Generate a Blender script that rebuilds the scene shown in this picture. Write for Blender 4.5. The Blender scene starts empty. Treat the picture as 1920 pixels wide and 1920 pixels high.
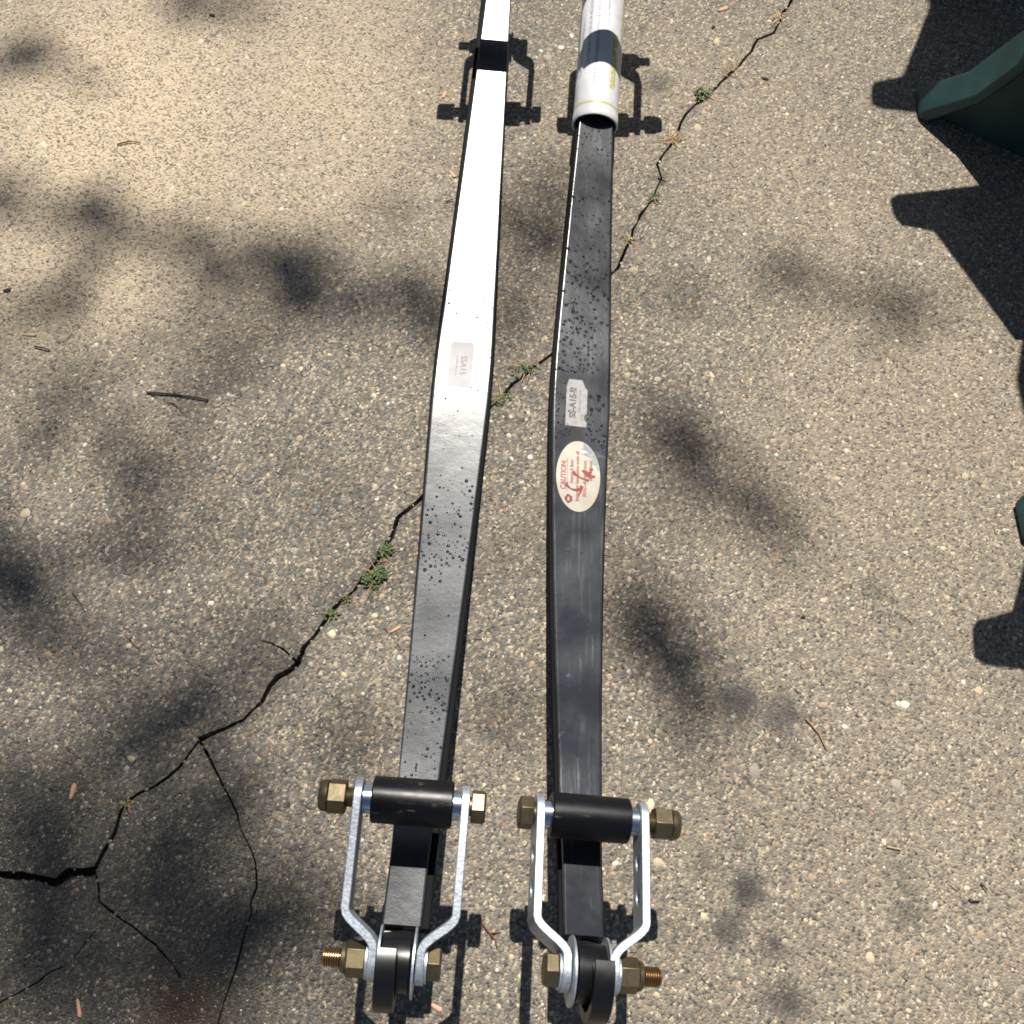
import bpy, bmesh, math, random
import numpy as np
from mathutils import Vector, Matrix, noise
from mathutils.geometry import delaunay_2d_cdt

random.seed(7)
rng = np.random.default_rng(11)
R = math.radians
SC = bpy.context.scene
COL = SC.collection

# ------------------------------------------------------------------ camera
H = 1.10                       # eye height of the photographer's phone
PITCH = 65.0                   # degrees below the horizon
FPX = 2059.0                   # focal length in photo pixels (1920 px frame)
cam_d = bpy.data.cameras.new('camera')
cam = bpy.data.objects.new('camera', cam_d)
COL.objects.link(cam)
cam_d.sensor_width = 36.0
cam_d.lens = 36.0 * FPX / 1920.0
cam_d.clip_start = 0.02
cam_d.clip_end = 300.0
cam.location = (0, 0, H)
cam.rotation_euler = (R(90 - PITCH), 0, 0)
SC.camera = cam

# ------------------------------------------------------------------ sky, sun, exposure
SUN_EL = 63.5
SUN_AZ = 5.0                   # degrees from +Y towards +X
world = bpy.data.worlds.new('World')
SC.world = world
world.use_nodes = True
wn = world.node_tree.nodes
wl = world.node_tree.links
sky = wn.new('ShaderNodeTexSky')
sky.sky_type = 'NISHITA'
sky.sun_disc = False
sky.sun_elevation = R(SUN_EL)
sky.sun_rotation = R(SUN_AZ)
bg = wn['Background']
bg.inputs['Strength'].default_value = 0.05
wl.new(sky.outputs[0], bg.inputs['Color'])

sun_d = bpy.data.lights.new('sun', 'SUN')
sun_d.energy = 5.0
sun_d.angle = R(0.53)
sun_d.color = (1.0, 0.955, 0.88)
sun = bpy.data.objects.new('sun', sun_d)
COL.objects.link(sun)
S = Vector((math.cos(R(SUN_EL)) * math.sin(R(SUN_AZ)), math.cos(R(SUN_EL)) * math.cos(R(SUN_AZ)), math.sin(R(SUN_EL))))
sun.rotation_euler = (-S).to_track_quat('-Z', 'Y').to_euler()
sun.location = S * 20

SC.view_settings.view_transform = 'Standard'
SC.view_settings.look = 'None'
SC.view_settings.exposure = 0.36
SC.view_settings.gamma = 1.0
SC.view_settings.use_curve_mapping = False
SC.render.engine = 'CYCLES'
SC.cycles.max_bounces = 8
SC.cycles.use_denoising = True
SC.cycles.filter_width = 1.8
SC.cycles.sample_clamp_indirect = 4.0

# ------------------------------------------------------------------ helpers
_cp, _sp = math.cos(R(PITCH)), math.sin(R(PITCH))
def pix(x, y, z=0.0):
    """point at height z that the photograph shows at pixel (x, y)"""
    v = (y - 960.0) / FPX
    q = H - z
    Z = q / (_sp + v * _cp)
    return Vector(((x - 960.0) / FPX * Z, Z * (_cp - v * _sp), z))

def gz(x, y):
    """gentle unevenness of the slab"""
    return 0.0016 * noise.noise(Vector((x * 2.3, y * 2.3, 0.0))) + 0.0006 * noise.noise(Vector((x * 9, y * 9, 3.0)))

def link(o, parent=None):
    COL.objects.link(o)
    if parent is not None:
        o.parent = parent
    return o

def tag(o, label=None, cat=None, group=None, kind=None):
    if label: o['label'] = label
    if cat: o['category'] = cat
    if group: o['group'] = group
    if kind: o['kind'] = kind
    return o

def empty(name, loc=(0, 0, 0), rot=(0, 0, 0)):
    o = bpy.data.objects.new(name, None)
    o.empty_display_size = 0.05
    o.location = loc
    o.rotation_euler = rot
    return link(o)

def mk(name, verts, faces, mat, parent=None, smooth=35, recalc=True, bevel=0.0):
    me = bpy.data.meshes.new(name)
    me.from_pydata([tuple(v) for v in verts], [], [tuple(f) for f in faces])
    if recalc:
        bm = bmesh.new(); bm.from_mesh(me)
        bmesh.ops.remove_doubles(bm, verts=bm.verts, dist=1e-6)
        bmesh.ops.recalc_face_normals(bm, faces=bm.faces)
        bm.to_mesh(me); bm.free()
    me.materials.append(mat)
    if smooth:
        me.polygons.foreach_set('use_smooth', [True] * len(me.polygons))
        me.set_sharp_from_angle(angle=R(smooth))
    o = bpy.data.objects.new(name, me)
    if bevel:
        m = o.modifiers.new('bevel', 'BEVEL'); m.width = bevel; m.segments = 2; m.limit_method = 'ANGLE'; m.angle_limit = R(40)
        m.harden_normals = False
    return link(o, parent)

# ------------------------------------------------------------------ material helpers
class NT:
    def __init__(s, name):
        s.m = bpy.data.materials.new(name); s.m.use_nodes = True
        s.t = s.m.node_tree; s.n = s.t.nodes; s.l = s.t.links
        s.b = s.n['Principled BSDF']
    def node(s, typ, **kw):
        o = s.n.new(typ)
        for k, v in kw.items(): setattr(o, k, v)
        return o
    def lk(s, a, b): s.l.new(a, b)
    def coord(s, which='Object'):
        return s.node('ShaderNodeTexCoord').outputs[which]
    def mapping(s, vec, scale=(1, 1, 1), loc=(0, 0, 0), rot=(0, 0, 0)):
        m = s.node('ShaderNodeMapping'); s.lk(vec, m.inputs['Vector'])
        m.inputs['Scale'].default_value = scale; m.inputs['Location'].default_value = loc; m.inputs['Rotation'].default_value = rot
        return m.outputs[0]
    def noise(s, vec, scale, detail=3, rough=0.55):
        o = s.node('ShaderNodeTexNoise'); s.lk(vec, o.inputs['Vector'])
        o.inputs['Scale'].default_value = scale; o.inputs['Detail'].default_value = detail; o.inputs['Roughness'].default_value = rough
        return o.outputs['Fac']
    def ramp(s, fac, stops):
        o = s.node('ShaderNodeValToRGB'); s.lk(fac, o.inputs[0])
        e = o.color_ramp.elements
        while len(e) < len(stops): e.new(0.5)
        for i, (p, c) in enumerate(stops):
            e[i].position = p
            e[i].color = (*c, 1) if len(c) == 3 else c
        return o.outputs[0]
    def mix(s, fac, a, b, mode='MIX'):
        o = s.node('ShaderNodeMix', data_type='RGBA', blend_type=mode)
        for sock, val in ((o.inputs[0], fac), (o.inputs[6], a), (o.inputs[7], b)):
            if isinstance(val, (int, float)): sock.default_value = val
            elif isinstance(val, tuple): sock.default_value = (*val, 1)
            else: s.lk(val, sock)
        return o.outputs[2]
    def math(s, op, a, b=None, c=None, clamp=False):
        o = s.node('ShaderNodeMath', operation=op, use_clamp=clamp)
        for i, val in enumerate((a, b, c)):
            if val is None: continue
            if isinstance(val, (int, float)): o.inputs[i].default_value = val
            else: s.lk(val, o.inputs[i])
        return o.outputs[0]
    def bump(s, height, strength, dist, prev=None):
        o = s.node('ShaderNodeBump'); s.lk(height, o.inputs['Height'])
        o.inputs['Strength'].default_value = strength; o.inputs['Distance'].default_value = dist
        if prev is not None: s.lk(prev, o.inputs['Normal'])
        return o.outputs[0]
    def set(s, **kw):
        for k, v in kw.items():
            i = s.b.inputs[k.replace('_', ' ')]
            if isinstance(v, (int, float)): i.default_value = v
            elif isinstance(v, tuple): i.default_value = (*v, 1) if len(v) == 3 and i.type == 'RGBA' else v
            else: s.lk(v, i)
        return s.m
    def blob(s, vec, centre, rad, soft):
        """1 inside a round patch of the ground, 0 outside, noisy edge comes from the distorted vec"""
        d = s.node('ShaderNodeVectorMath', operation='DISTANCE'); s.lk(vec, d.inputs[0])
        d.inputs[1].default_value = centre
        m = s.node('ShaderNodeMapRange', interpolation_type='SMOOTHSTEP')
        s.lk(d.outputs['Value'], m.inputs[0])
        m.inputs[1].default_value = rad + soft; m.inputs[2].default_value = max(rad - soft, 0.0)
        m.inputs[3].default_value = 0.0; m.inputs[4].default_value = 1.0
        return m.outputs[0]

def distorted(t, vec, scale, amount):
    o = t.node('ShaderNodeTexNoise'); t.lk(vec, o.inputs['Vector'])
    o.inputs['Scale'].default_value = scale; o.inputs['Detail'].default_value = 3
    sub = t.node('ShaderNodeVectorMath', operation='SUBTRACT'); t.lk(o.outputs['Color'], sub.inputs[0]); sub.inputs[1].default_value = (.5, .5, .5)
    sc = t.node('ShaderNodeVectorMath', operation='MULTIPLY'); t.lk(sub.outputs[0], sc.inputs[0]); sc.inputs[1].default_value = (amount, amount, 0)
    add = t.node('ShaderNodeVectorMath', operation='ADD'); t.lk(vec, add.inputs[0]); t.lk(sc.outputs[0], add.inputs[1])
    return add.outputs[0]

# wet patches and stains of the slab, by place on the ground: (pixel x, pixel y, radius m, softness m, strength)
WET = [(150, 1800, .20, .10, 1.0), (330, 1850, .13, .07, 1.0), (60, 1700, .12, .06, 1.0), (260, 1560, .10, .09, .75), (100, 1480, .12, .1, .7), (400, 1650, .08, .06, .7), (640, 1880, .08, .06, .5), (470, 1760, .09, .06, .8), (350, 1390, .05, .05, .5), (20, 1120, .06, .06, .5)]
STAIN = [(1385, 1320, .022, .014, .95), (1465, 1340, .020, .016, .85), (1400, 1675, .016, .008, 1.0), (1365, 1745, .016, .008, .8),
         (1445, 1775, .013, .009, .8), (1480, 1880, .017, .012, .9), (1700, 1705, .014, .012, .6), (1690, 1640, .014, .014, .4),
         (1442, 1392, .007, .006, .7), (1490, 1412, .008, .008, .6), (1380, 1580, .010, .010, .5), (1320, 1620, .012, .012, .5),
         (1230, 155, .018, .014, .7), (1660, 1270, .008, .007, .4), (1640, 1105, .012, .010, .5), (1430, 1860, .011, .011, .6),
         (1265, 1750, .009, .008, .35), (770, 1880, .012, .012, .35)]
RUST = [(345, 1890, .030, .028, .9), (300, 1800, .012, .014, .5), (205, 1715, .010, .012, .6)]

TAN = [(230, 220, .26, .30, 1.0), (20, 480, .10, .16, .7), (1500, 330, .2, .3, .30), (1650, 900, .2, .3, .30), (1700, 1650, .25, .3, .25)]
def sst(v):
    v = np.clip(v, 0, 1); return v * v * (3 - 2 * v)
def masks(x, y):
    """wet, stain, rust and sandy-wear amounts of the slab at points x, y"""
    pts = [Vector((a, b, 0)) for a, b in zip(x, y)]
    def disp(freq, amp, z0):
        dx = np.array([noise.noise(p * freq + Vector((0, 0, z0))) + .5 * noise.noise(p * freq * 2.3 + Vector((7, 0, z0))) for p in pts]) * amp
        dy = np.array([noise.noise(p * freq + Vector((3, 9, z0))) + .5 * noise.noise(p * freq * 2.3 + Vector((1, 5, z0))) for p in pts]) * amp
        return x + dx, y + dy
    far, near, wide = disp(9, .05, 0), disp(55, .008, 4), disp(3, .16, 8)
    def union(items, xy):
        acc = np.zeros(len(x))
        for (px, py, r, sft, k) in items:
            c = pix(px, py)
            d = np.hypot(xy[0] - c.x, xy[1] - c.y)
            acc = np.maximum(acc, k * sst((r + sft - d) / (r + sft - max(r - sft, 0))))
        return acc
    st = union(STAIN, near)
    d2 = np.full(len(x), 9.0)
    for pts_, hw_ in crack_lines:
        for p in pts_[::2]: d2 = np.minimum(d2, (x - p.x) ** 2 + (y - p.y) ** 2)
    nz = np.array([.5 + .9 * noise.noise(p * 40) for p in pts])
    st = np.maximum(st, .75 * np.exp(-d2 / .009 ** 2) * np.clip(nz, 0, 1))
    return np.stack([union(WET, far), st, union(RUST, near), union(TAN, wide)], 1)

def mask_nodes(t):
    at = t.node('ShaderNodeAttribute', attribute_name='wear', attribute_type='GEOMETRY')
    sp = t.node('ShaderNodeSeparateColor'); t.lk(at.outputs['Color'], sp.inputs[0])
    return sp.outputs[0], sp.outputs[1], sp.outputs[2], at.outputs['Alpha']

def flat_pos(t):
    return t.node('ShaderNodeNewGeometry').outputs['Position']

# concrete matrix
t = NT('exposed_aggregate_concrete')
pos = flat_pos(t)
wet, stain, rust, sandy = mask_nodes(t)
def noise2(t, vec, scale, detail, rough=.6):
    o = t.node('ShaderNodeTexNoise', noise_dimensions='2D'); t.lk(vec, o.inputs['Vector'])
    o.inputs['Scale'].default_value = scale; o.inputs['Detail'].default_value = detail; o.inputs['Roughness'].default_value = rough
    return o.outputs['Fac']
big = noise2(t, pos, 2.6, 2)
mid_ = noise2(t, pos, 42, 2, .7)
fine = noise2(t, pos, 520, 1)
base = t.ramp(big, [(.30, (.145, .135, .120)), (.55, (.195, .175, .148)), (.75, (.25, .222, .185))])
base = t.mix(t.ramp(mid_, [(.36, (0, 0, 0)), (.66, (.8, .8, .8))]), base, (.115, .108, .098))
patchy = noise2(t, pos, 7.5, 3)
base = t.mix(t.ramp(patchy, [(.40, (0, 0, 0)), (.66, (.55, .55, .55))]), base, (.10, .095, .088))
base = t.mix(sandy, base, (.66, .52, .36))
vor = t.node('ShaderNodeTexVoronoi', voronoi_dimensions='2D'); t.lk(pos, vor.inputs['Vector']); vor.inputs['Scale'].default_value = 400
sep = t.node('ShaderNodeSeparateColor'); t.lk(vor.outputs['Color'], sep.inputs[0])
grain = t.ramp(sep.outputs[0], [(0, (.04, .038, .036)), (.20, (.13, .12, .10)), (.50, (.24, .21, .165)), (.72, (.40, .325, .22)), (.90, (.62, .53, .39)), (1, (.30, .17, .09))])
gm = t.ramp(sep.outputs[1], [(.30, (.2, .2, .2)), (.75, (.85, .85, .85))])
col = t.mix(gm, base, grain)
col = t.mix(rust, col, (.10, .038, .015))
col = t.mix(t.math('MULTIPLY', stain, .95), col, (.05, .048, .045))
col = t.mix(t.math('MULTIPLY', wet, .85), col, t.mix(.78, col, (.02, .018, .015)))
height = t.math('ADD', t.math('MULTIPLY', vor.outputs['Distance'], -.9), t.math('ADD', t.math('MULTIPLY', fine, .8), t.math('MULTIPLY', mid_, .6)))
nrm = t.bump(height, .9, .0018)
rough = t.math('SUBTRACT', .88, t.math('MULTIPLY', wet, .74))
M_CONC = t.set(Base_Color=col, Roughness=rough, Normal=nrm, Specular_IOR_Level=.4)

# pebbles of the aggregate: own colour per stone
t = NT('aggregate_stone')
at = t.node('ShaderNodeAttribute', attribute_name='stone', attribute_type='GEOMETRY')
wet, stain, rust, sandy = mask_nodes(t)
n1 = noise2(t, flat_pos(t), 620, 1)
c0 = t.mix(t.ramp(n1, [(.3, (0, 0, 0)), (.75, (.35, .35, .35))]), at.outputs['Color'], (.16, .14, .11))
c0 = t.mix(t.math('MULTIPLY', sandy, .5), c0, (.66, .53, .37))
c0 = t.mix(t.math('MULTIPLY', rust, .8), c0, (.12, .05, .02))
c0 = t.mix(t.math('MULTIPLY', stain, .92), c0, (.05, .048, .045))
c0 = t.mix(t.math('MULTIPLY', wet, .55), c0, (.03, .025, .02))
M_STONE = t.set(Base_Color=c0, Roughness=t.math('SUBTRACT', .7, t.math('MULTIPLY', wet, .5)))

t = NT('crack_soil')
n1 = t.noise(t.coord('Object'), 260, 4)
M_SOIL = t.set(Base_Color=t.ramp(n1, [(.3, (.012, .010, .007)), (.7, (.05, .04, .028))]), Roughness=1.0, Normal=t.bump(n1, .8, .003))

def blade_paint(name, scuff, base=(.022, .024, .028), rough=.34, spec=.6):
    t = NT(name)
    oc = t.coord('Object')
    wav = t.noise(oc, 55, 3)
    fine = t.noise(oc, 600, 2)
    streak = t.noise(t.mapping(oc, (260, 9, 40)), 1.0, 4, .65)
    cloud = t.noise(oc, 14, 4, .6)
    sm = t.math('MULTIPLY', t.ramp(streak, [(.56, (0, 0, 0)), (.78, (1, 1, 1))]), t.ramp(cloud, [(.42, (0, 0, 0)), (.68, (1, 1, 1))]))
    dust = t.ramp(cloud, [(.40, (0, 0, 0)), (.80, (.5, .5, .5))])
    c = t.mix(t.math('MULTIPLY', dust, scuff), base, (.11, .12, .135))
    c = t.mix(t.math('MULTIPLY', sm, scuff * .9), c, (.26, .28, .31))
    spot = t.math('MULTIPLY', t.ramp(t.noise(oc, 31, 5, .7), [(.64, (0, 0, 0)), (.72, (1, 1, 1))]), .5)
    c = t.mix(spot, c, (.16, .175, .20))
    r = t.math('ADD', rough, t.math('MULTIPLY', t.math('SUBTRACT', cloud, .5), .22))
    nr = t.bump(wav, .05, .004)
    nr = t.bump(fine, .07, .0006, nr)
    return t.set(Base_Color=c, Roughness=r, Normal=nr, Specular_IOR_Level=spec)
M_PAINT_A = blade_paint('black_spring_paint', .30, base=(.017, .020, .026), rough=.27, spec=.55)
M_PAINT_B = blade_paint('scuffed_black_spring_paint', .62, base=(.015, .017, .022), rough=.22, spec=.5)
t = NT('black_edge_paint_shaded')  # black paint made darker and duller: shade of the leaf's side put into the colour
M_EDGE_SHADE = t.set(Base_Color=(.006, .0065, .0075), Roughness=.6, Specular_IOR_Level=.06, Normal=t.bump(t.noise(t.coord(), 120, 3), .15, .002))

t = NT('galvanised_plate')
oc = t.coord()
v = t.node('ShaderNodeTexVoronoi'); t.lk(oc, v.inputs['Vector']); v.inputs['Scale'].default_value = 420
n1 = t.noise(oc, 260, 3)
M_ZINC = t.set(Base_Color=t.ramp(n1, [(.3, (.40, .44, .49)), (.7, (.56, .61, .66))]), Metallic=.72,
               Roughness=t.math('ADD', .36, t.math('MULTIPLY', n1, .18)), Normal=t.bump(v.outputs['Distance'], .14, .0008))
t = NT('bright_zinc_tube')
n1 = t.noise(t.mapping(t.coord(), (1, 14, 14)), 90, 2)
M_SLEEVE = t.set(Base_Color=(.62, .68, .78), Metallic=1.0, Roughness=t.math('ADD', .16, t.math('MULTIPLY', n1, .16)))
t = NT('yellow_zinc')
oc = t.coord()
n1 = t.noise(oc, 70, 3)
c = t.ramp(n1, [(.25, (.11, .115, .06)), (.45, (.17, .14, .08)), (.62, (.21, .155, .105)), (.8, (.24, .15, .115))])
M_YZINC = t.set(Base_Color=c, Metallic=.9, Roughness=t.math('ADD', .36, t.math('MULTIPLY', t.noise(oc, 300, 2), .2)), Normal=t.bump(t.noise(oc, 500, 2), .12, .0005))
t = NT('bronzed_thread')
M_THREAD = t.set(Base_Color=(.36, .23, .11), Metallic=.95, Roughness=.3)
t = NT('black_urethane')
oc = t.coord()
n1 = t.noise(t.mapping(oc, (40, 200, 200)), 1, 4, .7)
n2 = t.noise(oc, 60, 3)
sc_ = t.math('MULTIPLY', t.ramp(n1, [(.57, (0, 0, 0)), (.68, (1, 1, 1))]), t.ramp(n2, [(.46, (0, 0, 0)), (.62, (1, 1, 1))]))
M_URE = t.set(Base_Color=t.mix(t.math('MULTIPLY', sc_, .6), (.004, .004, .005), (.14, .13, .10)), Specular_IOR_Level=.3, Roughness=t.math('ADD', .26, t.math('MULTIPLY', n2, .2)), Normal=t.bump(n1, .15, .0006))
t = NT('black_bushing')
M_BUSH = t.set(Base_Color=(.006, .006, .007), Specular_IOR_Level=.45, Roughness=t.math('ADD', .2, t.math('MULTIPLY', t.noise(t.coord(), 90, 3), .25)))
t = NT('water')
M_WATER = t.set(Base_Color=(1, 1, 1), Roughness=.06, IOR=1.33, Transmission_Weight=1.0)

# ------------------------------------------------------------------ ground with real cracks
def wobble(poly, step, amp, seed):
    out = []
    rr = random.Random(seed)
    for a, b in zip(poly[:-1], poly[1:]):
        d = (b - a); L = d.length; n = max(1, int(L / step))
        nrm = Vector((-d.y, d.x, 0)).normalized()
        for i in range(n):
            p = a + d * (i / n)
            k = amp if i else amp * .4
            out.append(p + nrm * rr.uniform(-k, k))
    out.append(poly[-1])
    return out

CRACKS = [  # (pixel polyline, [half width m at start, mid, end], seed)
    ([(-260, 1668), (-90, 1655), (0, 1640), (40, 1640), (75, 1648), (103, 1654), (130, 1638), (178, 1636)], (.0028, .0030, .0036), 1),
    ([(178, 1636), (195, 1602), (213, 1562), (226, 1520), (240, 1502), (288, 1476), (338, 1437), (362, 1405), (373, 1388)], (.0016, .0011, .0014), 2),
    ([(373, 1388), (420, 1366), (457, 1350), (490, 1317), (505, 1286), (558, 1243), (590, 1192), (612, 1160), (640, 1126), (680, 1090), (715, 1040), (735, 1002), (746, 972), (785, 940), (850, 845), (925, 762), (960, 722), (1000, 690), (1042, 660), (1105, 560), (1160, 502), (1176, 462)], (.0022, .0017, .0016), 3),
    ([(1176, 462), (1186, 430), (1200, 402), (1226, 370), (1241, 334), (1232, 308), (1246, 286), (1266, 258), (1276, 230), (1310, 192), (1350, 156), (1386, 125), (1408, 96), (1421, 74), (1450, 62), (1462, 40), (1480, 10), (1500, -40), (1560, -140), (1600, -260)], (.0012, .0016, .0020), 4),
    ([(373, 1388), (400, 1440), (414, 1468), (432, 1502), (452, 1552), (470, 1592), (480, 1640), (471, 1715), (452, 1778), (432, 1850), (410, 1915), (380, 2010)], (.0010, .0007, .0006), 5),
    ([(178, 1636), (187, 1690), (228, 1722), (272, 1757), (308, 1790), (338, 1832)], (.0010, .0008, .0005), 6),
    ([(178, 1745), (150, 1785), (118, 1812), (70, 1842), (0, 1882), (-80, 1930)], (.0005, .0007, .0004), 7),
    ([(558, 1243), (532, 1216), (506, 1206), (488, 1202)], (.0009, .0006, .0004), 8),
    ([(1234, 334), (1250, 341), (1258, 336)], (.0012, .0010, .0006), 9),
]
gv, gf, ge = [], [], []
GX0, GX1, GY0, GY1 = -1.5, 1.5, -0.7, 2.4
STEP = .035
crack_lines = []
for poly, hw, sd in CRACKS:
    pts = wobble([pix(*p) for p in poly], .012, .0022, sd)
    n = len(pts)
    rr = random.Random(sd * 31)
    L_, R_ = [], []
    for i, p in enumerate(pts):
        a = pts[max(i - 1, 0)]; b = pts[min(i + 1, n - 1)]
        tdir = (b - a).normalized(); nn = Vector((-tdir.y, tdir.x, 0))
        f = i / (n - 1)
        w = hw[0] * (1 - 2 * f) + hw[1] * 2 * f if f < .5 else hw[1] * (2 - 2 * f) + hw[2] * (2 * f - 1)
        w *= 1.25
        L_.append(p + nn * w * rr.uniform(.45, 1.5)); R_.append(p - nn * w * rr.uniform(.45, 1.5))
    crack_lines.append((pts, hw))
    i0 = len(gv)
    gv += [Vector((p.x, p.y)) for p in L_] + [Vector((p.x, p.y)) for p in R_]
    for i in range(n - 1):
        qd = [i0 + i, i0 + n + i, i0 + n + i + 1, i0 + i + 1]
        ar = sum(gv[qd[k]].x * gv[qd[(k + 1) % 4]].y - gv[qd[(k + 1) % 4]].x * gv[qd[k]].y for k in range(4))
        gf.append(qd if ar > 0 else qd[::-1])
NCR = len(gf)
for i in range(int((GX1 - GX0) / STEP) + 1):
    for j in range(int((GY1 - GY0) / STEP) + 1):
        gv.append(Vector((GX0 + i * STEP + random.uniform(-.008, .008), GY0 + j * STEP + random.uniform(-.008, .008))))
fx0, fx1, fy0, fy1, fs = -.85, .75, -.12, 1.60, .0125
for i in range(int((fx1 - fx0) / fs)):
    for j in range(int((fy1 - fy0) / fs)):
        gv.append(Vector((fx0 + (i + random.uniform(.2, .8)) * fs, fy0 + (j + random.uniform(.2, .8)) * fs)))
for r_ in (2.5, 4, 7, 12, 25, 60):
    for k in range(16):
        a = k * math.tau / 16
        gv.append(Vector((r_ * math.cos(a), .85 + r_ * math.sin(a))))
ov, oe, of, ove, oee, off = delaunay_2d_cdt(gv, [], gf, 0, 1e-6)
def inwin(p): return GX0 - .01 < p.x < GX1 + .01 and GY0 - .01 < p.y < GY1 + .01
V = [(p.x, p.y, gz(p.x, p.y) if inwin(p) else 0.0) for p in ov]
F = []
edge_use = {}
crack_f = []
for f, src in zip(of, off):
    if src: crack_f.append(f); continue
    F.append(list(f))
ecr = set()
for f in crack_f:
    for a, b in zip(f, list(f[1:]) + [f[0]]):
        ecr.add((a, b))
# walls of the cracks go down 14 mm
low = {}
def lowv(i):
    if i not in low:
        low[i] = len(V); x, y, z = V[i]; V.append((x, y, z - .014))
    return low[i]
for f in list(F):
    m_ = len(f)
    for k in range(m_):
        a, b = f[k], f[(k + 1) % m_]
        if (b, a) in ecr:
            F.append([b, a, lowv(a), lowv(b)])
ground = mk('ground', V, F, M_CONC, smooth=50, recalc=False)
tag(ground, kind='structure')
def set_attr(me, name, arr):
    at = me.color_attributes.new(name, 'FLOAT_COLOR', 'POINT'); at.data.foreach_set('color', arr.astype(np.float32).ravel())
vx = np.array(V)
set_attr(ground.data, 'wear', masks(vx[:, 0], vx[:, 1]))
soil = mk('crack_bed', [(GX0 * 1.02, GY0 * 1.02, -.0125), (GX1 * 1.02, GY0 * 1.02, -.0125), (GX1 * 1.02, GY1 * 1.02, -.0125), (GX0 * 1.02, GY1 * 1.02, -.0125)], [(0, 1, 2, 3)], M_SOIL, ground, smooth=0, recalc=False)

# ------------------------------------------------------------------ pebbles bedded in the concrete (one mass)
def in_crack(x, y):
    return False
crp = np.array([(p.x, p.y) for pts, hw in crack_lines for p in pts])
def pebbles(n, x0, x1, y0, y1, rmin, rmax, power, seed):
    g = np.random.default_rng(seed)
    x = g.uniform(x0, x1, n); y = g.uniform(y0, y1, n)
    r = rmin + (rmax - rmin) * g.random(n) ** power
    return x, y, r
parts = [pebbles(52000, -1.0, .95, -.15, 1.75, .0011, .0024, 1.4, 1), pebbles(9500, -1.0, .95, -.15, 1.75, .0021, .0038, 2.4, 2),
         pebbles(300, -1.0, .95, -.15, 1.75, .0038, .0078, 2.2, 3), pebbles(12000, -1.5, 1.5, -.7, 2.4, .0016, .0042, 2.0, 4)]
px_ = np.concatenate([p[0] for p in parts]); py_ = np.concatenate([p[1] for p in parts]); pr_ = np.concatenate([p[2] for p in parts])
keep = np.ones(len(px_), bool)
for (cx, cy) in crp:
    keep &= ((px_ - cx) ** 2 + (py_ - cy) ** 2) > (pr_ * .75 + .0042) ** 2
px_, py_, pr_ = px_[keep], py_[keep], pr_[keep]
N = len(px_)
K = 7
ang = np.arange(K) * (2 * np.pi / K)
rot = rng.uniform(0, 2 * np.pi, N); el = rng.uniform(.55, 1.0, N)
jit = rng.uniform(.78, 1.18, (N, K))
def ring(fr):
    cx = np.cos(ang)[None] * pr_[:, None] * jit * fr
    cy = np.sin(ang)[None] * (pr_ * el)[:, None] * jit * fr
    return cx * np.cos(rot)[:, None] - cy * np.sin(rot)[:, None], cx * np.sin(rot)[:, None] + cy * np.cos(rot)[:, None]
zb = np.array([gz(a, b) for a, b in zip(px_, py_)])
hgt = np.minimum(pr_ * rng.uniform(.04, .26, N), .0011)
o1 = ring(1.0); o2 = ring(.62)
verts = np.zeros((N, 2 * K + 1, 3), np.float32)
verts[:, :K, 0] = px_[:, None] + o1[0]; verts[:, :K, 1] = py_[:, None] + o1[1]; verts[:, :K, 2] = (zb - .0004)[:, None]
tilt = rng.uniform(-.25, .25, (N, 2))
verts[:, K:2 * K, 0] = px_[:, None] + o2[0]; verts[:, K:2 * K, 1] = py_[:, None] + o2[1]
verts[:, K:2 * K, 2] = (zb + hgt * .82)[:, None] + o2[0] * tilt[:, :1] * .5 + o2[1] * tilt[:, 1:] * .5
verts[:, 2 * K] = np.stack([px_, py_, zb + hgt], 1)
kk = np.arange(K); k2 = (kk + 1) % K
quad = np.stack([kk, k2, K + k2, K + kk], 1); tri = np.stack([K + kk, K + k2, np.full(K, 2 * K)], 1)
off_ = (np.arange(N) * (2 * K + 1))[:, None, None]
loops = np.concatenate([(quad[None] + off_).reshape(N, -1), (tri[None] + off_).reshape(N, -1)], 1).ravel()
per = np.concatenate([np.full(K, 4), np.full(K, 3)])
tot = np.tile(per, N); start = np.concatenate([[0], np.cumsum(tot)[:-1]])
me = bpy.data.meshes.new('aggregate_stones')
me.vertices.add(N * (2 * K + 1)); me.vertices.foreach_set('co', verts.ravel())
me.loops.add(len(loops)); me.loops.foreach_set('vertex_index', loops.astype(np.int32))
me.polygons.add(len(tot)); me.polygons.foreach_set('loop_start', start.astype(np.int32)); me.polygons.foreach_set('loop_total', tot.astype(np.int32))
me.polygons.foreach_set('use_smooth', np.ones(len(tot), bool))
me.update(calc_edges=True)
pal = np.array([(.66, .53, .33), (.52, .39, .22), (.40, .25, .115), (.24, .235, .22), (.10, .105, .11), (.70, .65, .55), (.32, .145, .07), (.30, .26, .20), (.20, .175, .14)])
ppr = np.array([.15, .17, .09, .13, .10, .06, .025, .155, .12]); ppr /= ppr.sum()
ci = rng.choice(len(pal), N, p=ppr)
cols = pal[ci] * rng.uniform(.75, 1.15, (N, 1))
cols = cols * .82 + cols.mean(1, keepdims=True) * .18
attr = me.color_attributes.new('stone', 'FLOAT_COLOR', 'POINT')
rgba = np.ones((N, 2 * K + 1, 4), np.float32); rgba[:, :, :3] = cols[:, None]
attr.data.foreach_set('color', rgba.ravel())
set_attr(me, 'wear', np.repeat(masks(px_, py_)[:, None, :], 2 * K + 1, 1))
me.materials.append(M_STONE)
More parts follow.
